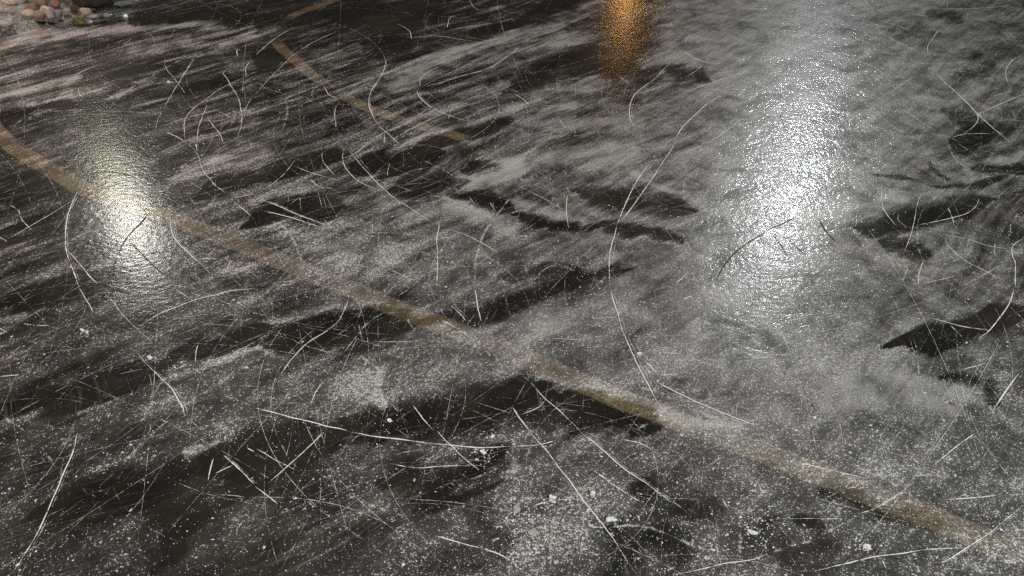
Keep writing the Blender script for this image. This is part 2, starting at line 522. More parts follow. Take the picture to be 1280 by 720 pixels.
def np_mesh(name, V, Fq, attr=None, mats=(), mat_idx=None, smooth=False):
    me = bpy.data.meshes.new(name)
    V = np.asarray(V, np.float32)
    Fq = np.asarray(Fq, np.int32)
    k = Fq.shape[1]
    me.vertices.add(len(V))
    me.vertices.foreach_set('co', V.ravel())
    me.loops.add(Fq.size)
    me.loops.foreach_set('vertex_index', Fq.ravel())
    me.polygons.add(len(Fq))
    me.polygons.foreach_set('loop_start', np.arange(0, Fq.size, k, dtype=np.int32))
    if mat_idx is not None:
        me.polygons.foreach_set('material_index', np.asarray(mat_idx, np.int32))
    for mt in mats:
        me.materials.append(mt)
    if attr is not None:
        a = me.attributes.new('frost_shade_mask', 'FLOAT_COLOR', 'POINT')
        a.data.foreach_set('color', np.asarray(attr, np.float32).ravel())
    me.update(calc_edges=True)
    me.polygons.foreach_set('use_smooth', np.full(len(Fq), smooth))
    me.validate()
    return me


def link(name, me, **props):
    o = bpy.data.objects.new(name, me)
    C.objects.link(o)
    for k, v in props.items():
        o[k] = v
    return o


# ------------------------------------------------------------------ the ice sheet with its skate scratches
NC, NR = 900, 640
t = np.linspace(-1, 1, NC)
ext = np.array([1.25, 1.7, 2.6, 5, 10, 22])
t = np.concatenate([-ext[::-1], t, ext])
Yr = np.concatenate([[-30, -12, -5, -2, -.5, .2, .55], np.geomspace(.80, 7.2, NR), [7.7, 9, 12, 18, 30, 60]])
hw = 1.32 * .6275 * (cp * np.clip(Yr, .8, 60) + H * sp)
XX = t[None, :] * hw[:, None]
YY = np.repeat(Yr[:, None], len(t), 1)
X, Y = XX.ravel(), YY.ravel()
d, f, s = survey(X, Y)
V = np.stack([X, Y, np.zeros_like(X)], 1)
A = np.stack([d, f, s, np.zeros_like(d)], 1)
nr, nc = XX.shape
i = np.arange(nr * nc).reshape(nr, nc)
Q = np.stack([i[:-1, :-1], i[:-1, 1:], i[1:, 1:], i[1:, :-1]], -1).reshape(-1, 4)

TILE = {'A': (0, 0), 'B': (320, 0), 'C': (640, 0), 'D': (960, 0), 'E': (0, 180), 'F': (320, 180), 'G': (640, 180), 'H': (960, 180),
        'I': (0, 360), 'J': (320, 360), 'K': (640, 360), 'L': (960, 360), 'M': (0, 540), 'N': (320, 540), 'O': (640, 540), 'P': (960, 540)}
# every line: width class (1 fine, 2 clear, 3 bold, 4 broad and powdery, d dark gouge) and its path
SCRATCH = {
 'A': '''4 560,525 620,470 700,410 790,365 830,340 900,300 970,280 1040,245 1280,160
2 360,385 440,345 500,325
1 825,290 830,340 870,390 940,490
2 820,540 860,470 920,370 975,290
2 1105,350 1150,420 1190,490 1205,560 1210,620 1180,700
2 925,700 920,640 930,590 970,540 1040,490 1110,440 1280,360
2 985,720 990,650 1010,590 1040,520
2 1030,580 1070,630 1100,670 1120,720
2 740,640 830,625 950,585 1110,545
1 1090,555 1160,590
2 830,660 900,695 915,705
1 600,560 700,562 810,568
4 1050,610 1160,590 1280,545
1 780,660 785,610 810,560
2 1230,390 1230,340 1250,310
1 1215,470 1213,430 1240,400 1280,390
1 1220,560 1240,520 1260,490
4 40,640 120,600 250,560 430,550
1 500,640 510,590
4 60,555 200,500 300,475 390,455
1 620,220 645,205 655,190
4 100,480 240,445 390,402
1 390,450 400,475 420,490
2 1190,280 1185,255 1200,245''',
 'B': '''2 0,275 60,220 130,170 190,140
2 0,470 60,400 130,330 200,265 300,205 420,150
1 10,415 70,450 150,470
4 0,560 100,515 220,465 330,430
2 340,430 365,475 420,495
2 415,510 395,560 400,640
1 285,490 280,460 310,430
3 650,295 640,350 610,405 575,460 565,520 580,570 605,620
2 710,120 765,155 780,200
3 805,455 820,490 880,540 960,575 1065,610
3 830,435 920,415 1010,385 1090,365 1150,345 1210,315 1280,265
2 820,430 830,390 880,350 940,325
2 550,720 640,665 740,620 860,545
3 640,720 645,650
4 720,690 820,650 960,600
2 600,615 660,670 715,720
1 960,600 980,540
1 1190,420 1280,470
2 960,150 1100,130 1190,115
1 1070,0 1085,30 1110,50
2 955,140 970,90 1010,80
1 860,135 920,155
4 150,490 155,570 130,660
1 220,540 260,500 300,490
4 560,720 600,690 640,670 800,600
2 760,190 900,180 1000,195 1110,210
4 1090,50 1160,45 1240,30''',
 'C': '''3 795,310 760,345 720,390 650,440 610,480 590,530 590,590 620,650
2 865,220 875,190 910,170 960,155
3 850,250 900,285 960,310 1040,325
2 870,385 920,355 960,320
3 860,465 940,435 1040,400 1140,370 1210,345
3 810,710 850,640 910,580 990,510 1090,460
2 980,715 1060,665 1130,610 1160,580
1 590,560 690,525 830,500
1 480,330 300,400 230,470
2 640,470 740,435 825,405
1 1090,460 1180,430 1270,400
3 0,270 30,240
1 180,700 205,660
1 520,370 570,410 590,430
2 0,465 60,500 90,530
1 1120,250 1200,240
1 1220,20 1270,10
1 240,600 265,640
2 120,525 230,532 320,545
1 330,430 440,455 570,490
4 540,335 640,300 740,270 840,245''',
 'D': '''2 440,115 520,130 600,185 680,225 770,270
2 580,110 650,130 680,145
2 860,140 825,190 800,230 798,280
3 835,355 880,410 930,455 990,510 1045,570 1100,620 1210,715
2 1040,560 1050,600 1020,640 960,680
2 970,595 1050,570 1140,530 1280,470
2 910,690 990,670 1110,668
1 915,690 960,715
2 1280,270 1220,305 1190,350 1190,390 1210,430 1230,450
2 1130,480 1225,455
2 525,515 535,550 580,600 640,645 700,675 750,700
2 650,540 720,580 780,620 840,655
1 600,470 670,420 750,375
3 510,470 540,485
3 335,260 390,270 450,285
3 335,280 410,295 490,320 550,350 590,385 600,405
2 0,335 60,320 120,295 200,290 270,285
2 20,370 100,375 220,385
2 240,340 330,365 420,370
1 350,395 440,395 500,380
4 620,320 750,318 900,320 1000,310
d 1145,145 1190,195 1240,235
d 60,570 80,630 110,680
1 895,0 895,40
2 820,45 1000,45 1200,30
1 510,0 540,20
1 0,170 120,160 260,165
1 0,100 160,95 380,110''',
 'E': '''2 940,0 985,50 1015,130 1070,200 1130,250
3 980,0 985,40
1 365,90 400,50 460,20
1 620,135 680,105 760,75
d 435,145 540,140 620,150 680,165
2 40,475 130,425 240,360 370,280
3 390,235 360,300 335,370 325,450 330,540 360,620 400,715
2 335,530 390,590 430,640 490,700
2 45,305 90,335 115,385 160,430
2 0,465 40,490
3 850,365 855,430 890,490 950,550 1020,620 1050,650
d 750,340 700,400 650,450 610,510 575,600 570,660
d 640,475 700,540 760,600 830,665
1 700,445 780,470 870,495
d 660,565 760,545 860,535
1 970,410 1010,350 1060,300
4 880,130 960,80 1050,40
1 1200,220 1280,255
2 1170,270 1280,250
2 1170,290 1220,330 1260,365
2 1000,575 1100,575
2 1110,665 1140,620 1155,580
1 1010,715 1070,660
1 1040,560 1080,520
1 550,360 640,345
4 1080,270 1040,310 1000,330''',
 'F': '''2 0,255 90,195 150,140 200,75
3 0,265 110,310 220,360 370,415
3 40,335 120,355 210,380 350,430
4 80,385 140,420 190,490 215,550 235,620
2 190,110 290,150 440,190
2 270,175 320,215 400,225
2 330,40 340,95 395,160
2 440,20 435,80 460,140 520,190 600,225 640,250
2 450,15 520,100 620,210 720,290 830,360 890,400
3 430,75 490,50 560,0
1 830,80 920,125 1010,175
1 700,210 790,240
2 880,395 915,400 905,470 908,560 905,720
4 1280,260 1240,310 1190,380 1150,430 1120,510 1095,600 1100,720
2 940,425 1020,445 1100,480 1200,540
1 1060,260 1095,305
1 1170,290 1200,340
1 580,360 580,455
4 640,480 740,510 860,550
2 580,565 640,610 720,650 790,690
1 780,715 830,665 885,630
1 310,240 325,290 330,320
1 220,260 225,380
1 455,270 540,235
1 160,310 260,240 310,230
1 345,380 370,410
1 590,290 610,260
1 500,640 540,540
2 1090,85 1150,55
1 670,90 655,160
4 560,195 700,165 800,130 920,110
4 840,255 960,275 1080,325 1190,375
1 430,130 470,120''',
 'G': '''3 815,0 760,85 700,175 640,260 590,330 545,385
3 690,100 640,160 595,240 560,320 525,410
1 700,45 620,105
1 730,70 680,130
3 525,410 500,500 487,580 490,720
2 275,260 270,340 285,420
1 860,175 860,290
1 1030,30 1030,160
1 850,50 970,5
d 1280,435 1210,475 1120,540 1060,610 1010,700
2 95,700 150,640 200,610 260,605
1 260,605 310,640
1 500,650 560,700
2 820,700 890,635
1 970,580 1060,500
1 400,655 450,615
1 0,100 80,65
1 10,200 130,260 260,330
1 930,330 1010,260''',
 'H': '''2 900,0 920,50 960,100 1010,130
1 950,0 1060,70
1 490,160 525,220
2 565,225 572,310 600,360 645,415
2 770,235 745,310 725,410 705,480 680,540
1 655,350 650,380 690,415
2 900,320 920,370 930,410
2 1055,270 1040,310 990,350 880,380 740,410
2 890,480 910,520 980,580 1070,630 1190,690
2 775,590 755,650 750,715
2 870,450 1000,480 1100,510 1220,530
2 1280,470 1225,510 1220,560 1235,600 1235,720
1 1135,500 1130,550
1 1040,190 1080,170 1130,160
d 0,430 70,400 130,370
d 65,130 150,140 280,150
d 250,370 300,450 350,500
d 100,480 180,550
d 30,460 100,560
d 700,90 790,150 870,190
d 380,425 440,400 520,395
1 1210,400 1215,450
2 700,620 670,690
1 780,700 940,660''',
 'I': '''2 400,0 430,50 470,125
1 500,10 560,65 620,140 690,210 760,270
3 690,330 745,390 800,445 860,510 905,580 930,640
1 930,640 1000,710
1 640,60 750,55 860,50
2 710,185 800,130 900,90 980,60 1080,35 1160,15 1280,5
1 870,0 960,60 1050,110
4 0,150 60,145 130,135
2 110,180 200,190 260,185
2 0,445 100,435
1 600,430 700,410 740,405
3 870,385 885,405 930,380
2 995,275 980,320 975,375
4 0,625 50,670 120,715
1 780,715 850,660
1 1120,540 1200,570 1280,600
1 570,40 575,70 590,110
4 980,390 1100,350 1200,310 1280,270''',
 'J': '''3 460,60 440,110 410,170 340,225 260,275 190,345 110,450
3 0,600 100,625 200,655 320,685 460,715
1 80,235 180,260 220,280 400,335
1 520,220 450,310 430,340
1 510,180 530,260
1 580,270 740,272 830,262
1 520,215 580,160 630,130
3 785,590 820,635 890,715
4 520,340 580,385 650,435
2 920,155 990,195 1060,240
3 970,85 1020,130 1050,165
3 1095,0 1105,80 1125,165
3 835,120 860,85
1 700,50 760,10
2 270,600 300,520 340,470
1 1090,575 1180,600 1280,630
1 880,490 930,525
4 750,130 770,180 800,210
1 460,0 465,60
4 0,270 60,230 100,215''',
 'K': '''3 490,0 515,90 540,180 575,270 620,370 660,450 710,540 755,615
3 670,370 730,430
3 700,460 800,510 900,560 1000,605 1110,650 1280,715
4 850,615 930,615 1010,650 1130,665
3 0,600 90,715
2 50,440 110,490 160,550 240,620 340,715
2 50,635 130,600 160,570
4 640,700 700,675 770,660
4 560,480 700,515 790,540
1 200,255 360,262
1 925,250 1010,285 1190,330
1 880,345 960,375
1 1020,670 1030,720
1 640,330 770,325 900,345
2 380,150 480,160''',
 'L': '''3 1230,0 1205,80 1150,160 1100,220 1050,255
3 820,155 880,170 980,195 1100,215
2 910,190 975,250
1 1210,95 1270,155
3 1260,420 1200,500 1130,605
2 950,415 1030,395 1100,375
1 270,160 350,130
d 210,570 245,620
d 880,560 940,590
2 230,400 300,370
1 500,545 620,600''',
 'M': '''3 390,0 360,110 310,230 260,350 220,440 170,540 100,650 60,710
2 240,420 330,380
4 780,0 700,70 620,145
3 1120,115 1180,170 1270,260
2 1075,210 1160,170
3 1230,80 1280,105
2 1070,130 1040,250
1 1090,310 1230,330
4 210,80 250,140 270,180''',
 'N': '''3 460,0 640,30 880,60 1100,80 1280,75
3 905,0 980,75 1060,150 1110,190
2 670,160 740,175 840,182 960,172 1090,170
2 340,0 270,70 190,145 60,260
2 0,85 100,140 200,190
2 0,270 110,365
4 400,290 500,335 600,380 650,400 740,420
3 900,520 1050,565 1180,600 1280,645
4 1050,245 1160,210 1280,140
1 565,250 590,320
4 0,110 60,145''',
 'O': '''3 90,0 150,70 200,130 250,200 310,280 360,350 430,430 490,520 560,620 620,710
3 340,0 430,70 540,170 640,240 800,350
1 800,350 880,405
2 0,75 130,68 220,45
3 400,190 480,245 560,300 650,360
2 100,370 220,345 350,340
4 480,480 600,470 700,485 830,540 930,590 1010,650
4 700,715 800,685 880,650
3 800,720 940,690 1060,660 1200,640 1280,610
2 550,40 650,60 730,110
1 1050,330 1085,390
4 1140,500 1140,640
1 380,480 470,480''',
 'P': '''3 1050,0 960,60 830,165
3 685,290 600,345 520,390 460,410
4 460,410 400,450 320,490 230,540 110,575 0,610
3 1280,365 1200,430 1110,505 1000,575 900,640 840,660
2 230,700 380,660 540,625 660,610 800,590 1000,578
3 380,662 450,645
2 870,340 1000,335 1140,320
d 1150,35 1280,100
2 130,150 290,190 500,235
1 570,640 595,690
1 0,440 200,435 400,438''',
}
CLS = {'1': (.0027, .45, 0), '2': (.0034, .62, 0), '3': (.0040, .72, 0), '4': (.018, .22, 0), 'd': (.005, .7, 1)}
sv, sf, sa = [], [], []
base = len(V)


def ribbon(P, w, inten, dark, z=.0012, cap=1.0):
    n = len(P)
    if n < 3:
        return
    T = np.gradient(P, axis=0)
    T /= np.linalg.norm(T, axis=1)[:, None] + 1e-9
    N = np.stack([-T[:, 1], T[:, 0]], 1)
    k = np.linspace(0, 1, n)
    tap = np.clip(np.minimum(k, 1 - k) * 7 + .25, 0, 1)
    tap = tap * (.8 + .4 * vnoise(k * n / 9.0, np.zeros(n) + len(sv), 5))
    b = base + sum(len(a) for a in sv)
    rows = []
    for j, o in enumerate((-1, 0, 1)):
        xy = P + N * (o * w * .5 * tap)[:, None]
        rows.append(np.concatenate([xy, np.full((n, 1), z)], 1))
        col = np.zeros((n, 4))
        col[:, 0] = 1.0 if o == 0 else 0.0
        col[:, 1] = inten * (.55 + .45 * np.clip(np.minimum(k, 1 - k) * 5, 0, 1)) * (.45 + 1.0 * fbm(k * n / 14.0, np.zeros(n) + len(sv) * 1.7, 2, 9))
        col[:, 2] = dark
        col[:, 3] = cap
        sa.append(col)
    sv.append(np.concatenate(rows))
    q = b + np.arange(n - 1)
    sf.append(np.stack([q, q + 1, q + n + 1, q + n], 1))
    sf.append(np.stack([q + n, q + n + 1, q + 2 * n + 1, q + 2 * n], 1))


zc_ = [0]


def next_z():
    zc_[0] += 1
    return .0010 + .0000031 * zc_[0]


for k, block in SCRATCH.items():
    ox, oy = TILE[k]
    for row in block.strip().splitlines():
        parts = row.split()
        c = parts[0]
        pts = [tuple(float(q) for q in p.split(',')) for p in parts[1:]]
        P = catmull(gpts([(ox + x / 4, oy + y / 4) for x, y in pts]), .008)
        w, inten, dk = CLS[c]
        dist = math.hypot(*P[len(P) // 2])
        jit = (fbm(np.arange(len(P)) / 9.0, np.zeros(len(P)) + len(sv) * 3.3, 3, 4) - .5) * .006
        P = P + jit[:, None]
        ribbon(P, w * (.75 + .16 * dist), inten, dk, next_z(), .42 if c == '4' else .95)
        if c == '3' and random.random() < .5:      # blade edges leave twin cuts
            ribbon(P + np.array([random.uniform(.006, .012), random.uniform(-.004, .004)]), w * .6 * (.7 + .16 * dist), .3, 0, next_z())
# the countless faint cuts of other skates: long straight glides and wide turns
for k in range(920):
    yy = math.exp(random.uniform(math.log(.9), math.log(6.8)))
    x0 = random.uniform(-1, 1) * 1.25 * .6275 * (cp * yy + H * sp)
    if random.random() < .5:
        a, L, cur = random.gauss(SANG + .5, .75), random.uniform(.5, 2.4), random.gauss(0, .25)
    else:
        a, L, cur = random.uniform(0, math.pi), random.uniform(.25, 1.3), random.choice((-1, 1)) * random.uniform(.4, 2.0)
    n = int(L / .012) + 4
    ang = a + cur * np.linspace(0, L, n) * (1 + .5 * np.linspace(0, 1, n))
    P = np.stack([x0 + np.cumsum(np.cos(ang)) * L / n, yy + np.cumsum(np.sin(ang)) * L / n], 1)
    P = P[P[:, 1] > .3]
    ribbon(P, random.uniform(.0012, .0022) * (.75 + .2 * yy), random.choice((.05, .12, .2, .28, .38)), 0, next_z(), random.uniform(.45, .9))

SV, SF, SA = np.concatenate(sv), np.concatenate(sf), np.concatenate(sa)
# attribute rows were appended side by side, in the same order as the vertices
me = np_mesh('ice', np.concatenate([V, SV]), np.concatenate([Q, SF]), np.concatenate([A, SA]), (ICE, SCR),
             np.concatenate([np.zeros(len(Q)), np.ones(len(SF))]))
link('ice', me, kind='structure')

# ------------------------------------------------------------------ painted lines showing through the ice
for pts, w, vis in LINES:
    P = catmull(gpts(pts), .012)
    n = len(P)
    T = np.gradient(P, axis=0)
    T /= np.linalg.norm(T, axis=1)[:, None]
    N = np.stack([-T[:, 1], T[:, 0]], 1)
    offs = np.array([-1.12, -1.0, -.88, -.5, 0, .5, .88, 1.0, 1.12])
    pa = np.array([0, .4, 1, 1, 1, 1, 1, .4, 0])
    rough = (fbm(np.arange(n) / 6.0, np.zeros(n), 3, 5) - .5) * .012
    VV = (P[:, None, :] + N[:, None, :] * (offs[None, :, None] * w / 2 + rough[:, None, None])).reshape(-1, 2)
    d, f, s = survey(VV[:, 0], VV[:, 1])
    pu, pv, _ = to_px(P[:, 0], P[:, 1])
    if len(vis) > 1:
        vv = np.interp(pu, [q[0] for q in vis], [q[1] for q in vis])
    else:                                      # the second line is buried under frost for most of its run
        seen = [([(372, 15), (440, -8)], 10), ([(352, 60), (395, 97)], 9), ([(440, 127), (500, 150)], 8), ([(515, 153), (575, 170)], 9)]
        vv = sum(np.clip((hw_ * 1.6 - seg_dist(pu, pv, ps)) / hw_, 0, 1) for ps, hw_ in seen)
        vv = np.clip(vv, 0, .95) + .30 * ((pu > 1040) & (pu < 1185)) + .06
    AA = np.stack([d, f, s, np.clip(np.tile(pa, n) * np.repeat(vv, 9), 0, 1)], 1)
    ii = np.arange(n * 9).reshape(n, 9)
    qq = np.stack([ii[:-1, :-1], ii[1:, :-1], ii[1:, 1:], ii[:-1, 1:]], -1).reshape(-1, 4)
    co = np.concatenate([VV, np.full((len(VV), 1), .0006)], 1)
    # keep faces looking up
    a0, b0, c0 = co[qq[0, 0]], co[qq[0, 1]], co[qq[0, 2]]
    if np.cross(b0 - a0, c0 - a0)[2] < 0:
        qq = qq[:, ::-1]
    link('painted_line', np_mesh('painted_line', co, qq, AA, (ICE,)), kind='structure')

# ------------------------------------------------------------------ frozen bank in the far corner
edge = catmull(gpts([(-260, 120), (-120, 84), (-40, 60), (0, 53), (28, 45), (55, 38), (80, 31), (110, 22), (150, 12), (210, 2), (300, -12), (420, -30)]), .02)
gx, gy = np.meshgrid(np.linspace(-6.2, -.8, 300), np.linspace(3.3, 8.0, 240))
yb = np.interp(gx, edge[:, 0], edge[:, 1])
ins = gy - yb
lump = fbm(gx * 5, gy * 5, 5, 40)
hz = np.clip(ins / .25, 0, 1)
hz = hz * hz * (3 - 2 * hz)
left = np.clip((-1.9 - gx) / .8, .25, 1)
zz = -.03 + hz * .03 * 1.0 + hz * left * (.045 + .07 * (lump - .4)) + np.clip(ins - .4, 0, 5) * .06 + (fbm(gx * 26, gy * 26, 3, 60) - .5) * .022 * hz
zz = np.where(ins < -.02, -.04, zz + .004)
ii = np.arange(gx.size).reshape(gx.shape)
qq = np.stack([ii[:-1, :-1], ii[:-1, 1:], ii[1:, 1:], ii[1:, :-1]], -1).reshape(-1, 4)


def bank_material():
    m = new_mat('frosted_bank')
    t = NT(m)
    pos = t.n('ShaderNodeNewGeometry').outputs['Position']
    n = t.noise(pos, 9.0, 5, .65, .4)
    g = t.noise(pos, 90.0, 3, .65)
    v = t.ss(t.m('ADD', t.m('MULTIPLY', n, .7), t.m('MULTIPLY', g, .45)), .46, .70)
    at = t.n('ShaderNodeAttribute', attribute_name='frost_shade_mask')  # bank frost, cut back where the shade of the hollow is painted
    sep = t.n('ShaderNodeSeparateColor')
    t.l(at.outputs['Color'], sep.inputs[0])
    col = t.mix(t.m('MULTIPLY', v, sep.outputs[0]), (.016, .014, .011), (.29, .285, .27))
    p = t.n('ShaderNodeBsdfPrincipled')
    t.l(col, p.inputs['Base Color'])
    p.inputs['Roughness'].default_value = .55
    b = t.n('ShaderNodeBump')
    b.inputs['Strength'].default_value = .7
    b.inputs['Distance'].default_value = .012
    t.l(t.m('ADD', n, t.m('MULTIPLY', g, .5)), b.inputs['Height'])
    t.l(b.outputs[0], p.inputs['Normal'])
    t.l(p.outputs[0], t.out.inputs[0])
    return m


BANK = bank_material()
bu, bv, _ = to_px(gx, gy)
painted_shade = np.clip((bu - 62) / 22, 0, 1) * np.clip((175 - bu) / 25, 0, 1) * np.clip((16 - bv) / 8, 0, 1)  # shade of the hollow behind and between the stones, painted dark
painted_shade = np.maximum(painted_shade, np.clip(1 - np.hypot((bu - 70) / 55, (bv - 10) / 13) + .4, 0, 1) * .8)
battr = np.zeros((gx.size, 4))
battr[:, 0] = 1 - np.clip(painted_shade + (fbm(gx * 18, gy * 18, 3, 90) - .5) * .8 * (painted_shade > 0), 0, 1).ravel()
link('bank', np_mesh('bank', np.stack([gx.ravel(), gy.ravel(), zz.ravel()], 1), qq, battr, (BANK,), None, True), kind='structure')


def bank_z(x, y):
    j = int(np.clip((y - 3.3) / 4.7 * 239, 0, 239))
    k = int(np.clip((x + 6.2) / 5.4 * 299, 0, 299))
    return max(0.0, float(zz[j, k]))


# ------------------------------------------------------------------ stones and lumps of ice
import bmesh


def rock_mesh(name, sx, sy, sz, seed, mat, rough=.22, cuts=7, sub=3, smooth=True, cmin=.62):
    r = random.Random(seed)
    bm = bmesh.new()
    bmesh.ops.create_icosphere(bm, subdivisions=sub, radius=1.0)
    planes = []
    for k in range(cuts):
        v = Vector((r.gauss(0, 1), r.gauss(0, 1), r.gauss(0, .8))).normalized()
        planes.append((v, r.uniform(cmin, .9)))
    off = Vector((r.uniform(-9, 9), r.uniform(-9, 9), r.uniform(-9, 9)))
    for v in bm.verts:
        p = v.co.copy()
        for nrm, dd in planes:
            q = p.dot(nrm)
            if q > dd:
                p -= nrm * (q - dd) * .92
        p *= 1 + rough * mnoise.noise(p * 1.3 + off) + rough * .35 * mnoise.noise(p * 4 + off)
        v.co = Vector((p.x * sx, p.y * sy, p.z * sz))
    zmin = min(v.co.z for v in bm.verts)
    for v in bm.verts:
        v.co.z -= zmin
    me = bpy.data.meshes.new(name)
    bm.to_mesh(me)
    bm.free()
    me.polygons.foreach_set('use_smooth', np.full(len(me.polygons), smooth))
    me.materials.append(mat)
    return me


TAN = stone_material('stone_tan', (.12, .09, .064), (.19, .15, .115), .2)
ORA = stone_material('stone_orange', (.11, .06, .035), (.165, .095, .06), .06)
GRY = stone_material('stone_grey', (.08, .076, .07), (.14, .133, .122), .25)
PAL = stone_material('stone_pale', (.19, .165, .145), (.30, .265, .235), .3)
PNK = stone_material('stone_pink', (.2, .15, .122), (.28, .22, .185), .25)
DRK = stone_material('hollow_dark', (.006, .005, .004), (.016, .013, .010), .02)  # near black: shade of the hollow put into the colour
BRN = stone_material('stone_brown', (.05, .032, .02), (.11, .07, .042), .05)
MOS = stone_material('stone_ochre', (.07, .05, .022), (.24, .165, .055), .15)


def place(name, px, py_base, wpx, hpx, mat, seed, label, cat='stone', group=None, depth=.8, rz=None, on_bank=True, sink=.12, **kw):
    g = G(px, py_base)
    for _ in range(3):
        z = bank_z(g.x, g.y) if on_bank else 0.0
        g = G(px, py_base, z)
    pm = ((py_base + 400) * cp) / H          # photo pixels per metre there
    sx = wpx / pm / 2
    dep = math.atan2(H, math.hypot(g.x, g.y))
    hh = hpx / pm / 2 / math.cos(dep) * .95
    me = rock_mesh(name, sx * 1.08, sx * depth, hh, seed, mat, **kw)
    o = link(name, me, label=label, category=cat)
    if group:
        o['group'] = group
    o.location = (g.x, g.y + sx * depth * .7, z - hh * 2 * sink)
    o.rotation_euler = (0, 0, rz if rz is not None else random.Random(seed).uniform(-.5, .5))
    return o


SG = 'stones heaped on the frozen bank'
place('stone', 60, 24, 18, 17, PAL, 3, 'large pale angular stone at the front of the bank heap', group=SG)
place('stone', 49, 24, 15, 11, TAN, 14, 'low tan stone tucked against the left of the large pale one', group=SG)
place('stone', 41, 14, 13, 10, ORA, 25, 'squat reddish brown stone, leftmost of the orange ones', group=SG, cuts=4)
place('stone', 53, 10, 11, 11, ORA, 36, 'rounded orange stone behind the large pale one', group=SG, cuts=3, rough=.12)
place('stone', 69, 10, 12, 10, ORA, 47, 'rounded orange stone standing against the dark hollow', group=SG, cuts=3, rough=.12)
place('stone', 73, 23, 12, 11, GRY, 58, 'grey stone right of the large pale one', group=SG)
place('stone', 83, 16, 10, 5, TAN, 69, 'small flat tan stone lying behind the grey one', group=SG)
place('stone', 92, 14, 7, 12, BRN, 70, 'narrow dark brown stone standing upright in the shade', group=SG)
place('stone', 107, 20, 16, 11, PNK, 81, 'pale pinkish wedge shaped stone beside the ochre one', group=SG)
place('stone', 117, 24, 15, 6, GRY, 92, 'flat grey stone resting in front of the pinkish wedge', group=SG)
place('stone', 98, 32, 15, 13, MOS, 103, 'ochre brown mottled stone lowest on the edge of the ice', group=SG, sub=4, rough=.3)
place('stone', 116, 15, 13, 10, BRN, 114, 'dark brown stone half hidden behind the pinkish wedge', group=SG)
place('stone', 154, 9, 23, 7, GRY, 125, 'long grey slab lying apart to the right of the heap', group=SG, depth=.45, rz=.25)
place('stone', 134, 22, 10, 6, GRY, 136, 'small grey stone between the flat grey one and the white lump', group=SG)
place('stone', 34, 22, 17, 9, PAL, 147, 'frosted pale stone set in the rim left of the heap', group=SG)
place('stone', 14, 6, 26, 10, PAL, 158, 'broad frosted stone at the far left end of the bank', group=SG)
place('hollow_shade', 106, 8, 74, 60, DRK, 160, 'dark mass standing in for the shaded hollow behind the stone heap', cat='hollow_shade', depth=.5, cuts=9, sub=4)  # added dark mass in place of the shade in the hollow

SNOW = snow_material('packed_snow', (.72, .72, .70))
CLEAR = snow_material('clear_ice_lump', (.75, .78, .78), .12, .55)
DIRTY = snow_material('dirty_ice_lump', (.34, .33, .31), .4)
IG = 'loose lumps of ice on the rink'
LUMPS = [
    (157, 22, 9, 6, SNOW, 'white snow lump at the right end of the stone heap'),
    (112, 29, 9, 6, CLEAR, 'glinting clear ice lump beside the ochre brown stone'),
    (645, 640, 17, 11, DIRTY, 'largest angular ice chunk, greyish, near the bottom middle'),
    (667, 671, 17, 7, DIRTY, 'flat grey ice plate just below the largest chunk'),
    (648, 688, 13, 8, DIRTY, 'small greyish ice lump below the flat grey plate'),
    (187, 450, 9, 7, SNOW, 'white ice lump at the upper end of a scratch, left side'),
    (102, 415, 8, 6, SNOW, 'white snow lump, left one of a close pair at left'),
    (109, 417, 6, 5, SNOW, 'smaller snow lump, right one of the close pair at left'),
    (604, 568, 10, 6, SNOW, 'soft snowy lump below the long curved scratch'),
    (616, 548, 7, 6, SNOW, 'small snow lump just above the long curved scratch'),
    (740, 622, 9, 9, SNOW, 'upright white ice chip between two diagonal scratches'),
    (691, 628, 11, 8, SNOW, 'white ice chip left of the long diagonal scratch'),
    (766, 654, 13, 6, SNOW, 'long flat ice chip right of the long diagonal scratch'),
    (942, 668, 13, 6, SNOW, 'flat white ice chip near the bottom, largest of those right of centre'),
    (937, 641, 9, 9, DIRTY, 'greyish ice chip standing above the flat white one'),
    (1019, 524, 7, 6, SNOW, 'lone white lump beside a short dark gouge'),
    (1085, 687, 11, 5, SNOW, 'flat white chip under the painted line, bottom right'),
    (799, 444, 6, 5, SNOW, 'single bright grain beside the steep curved scratch'),
    (211, 104, 6, 5, SNOW, 'round snow lump on dark streaked ice, upper left'),
    (487, 528, 9, 5, SNOW, 'thin snow lump on the dark patch above the curved scratch'),
]
for k, (px, py, w, h, mt, lab) in enumerate(LUMPS):
    place('ice_lump', px, py, w, h, mt, 300 + k, lab, 'ice lump', IG, depth=.7, on_bank=(k < 2), sink=.25, sub=3, cuts=16, rough=.55, smooth=False, cmin=.38)

# ------------------------------------------------------------------ crumbs of frost scattered over everything
N = 420000
yy = np.exp(rng.uniform(math.log(.82), math.log(6.8), N))
xx = rng.uniform(-1, 1, N) * 1.28 * .6275 * (cp * yy + H * sp)
d, f, s = survey(xx, yy)
u, v, ok = to_px(xx, yy)
al_, ac_ = xx * sd[0] + yy * sd[1], -xx * sd[1] + yy * sd[0]
clump = fbm(al_ * 7, ac_ * 22, 4, 77)
chip = np.exp(-((u - 690) / 75) ** 2 - ((v - 655) / 45) ** 2) + .6 * np.exp(-((u - 940) / 60) ** 2 - ((v - 650) / 40) ** 2)
pr = np.clip((d - .12) * 1.1, .006, 1) * (1 - .45 * np.clip((v - 430) / 200, 0, 1)) * np.clip((clump - .36) * 4.0, .05, 1) * np.clip(.35 + (v + 60) / 700, .2, 1)
keep = rng.random(N) < pr
xx, yy, chip = xx[keep], yy[keep], chip[keep]
n = len(xx)
r = np.exp(rng.normal(math.log(.00088), .5, n)) * (1 + .9 * chip * rng.random(n))
big = rng.random(n) < .012
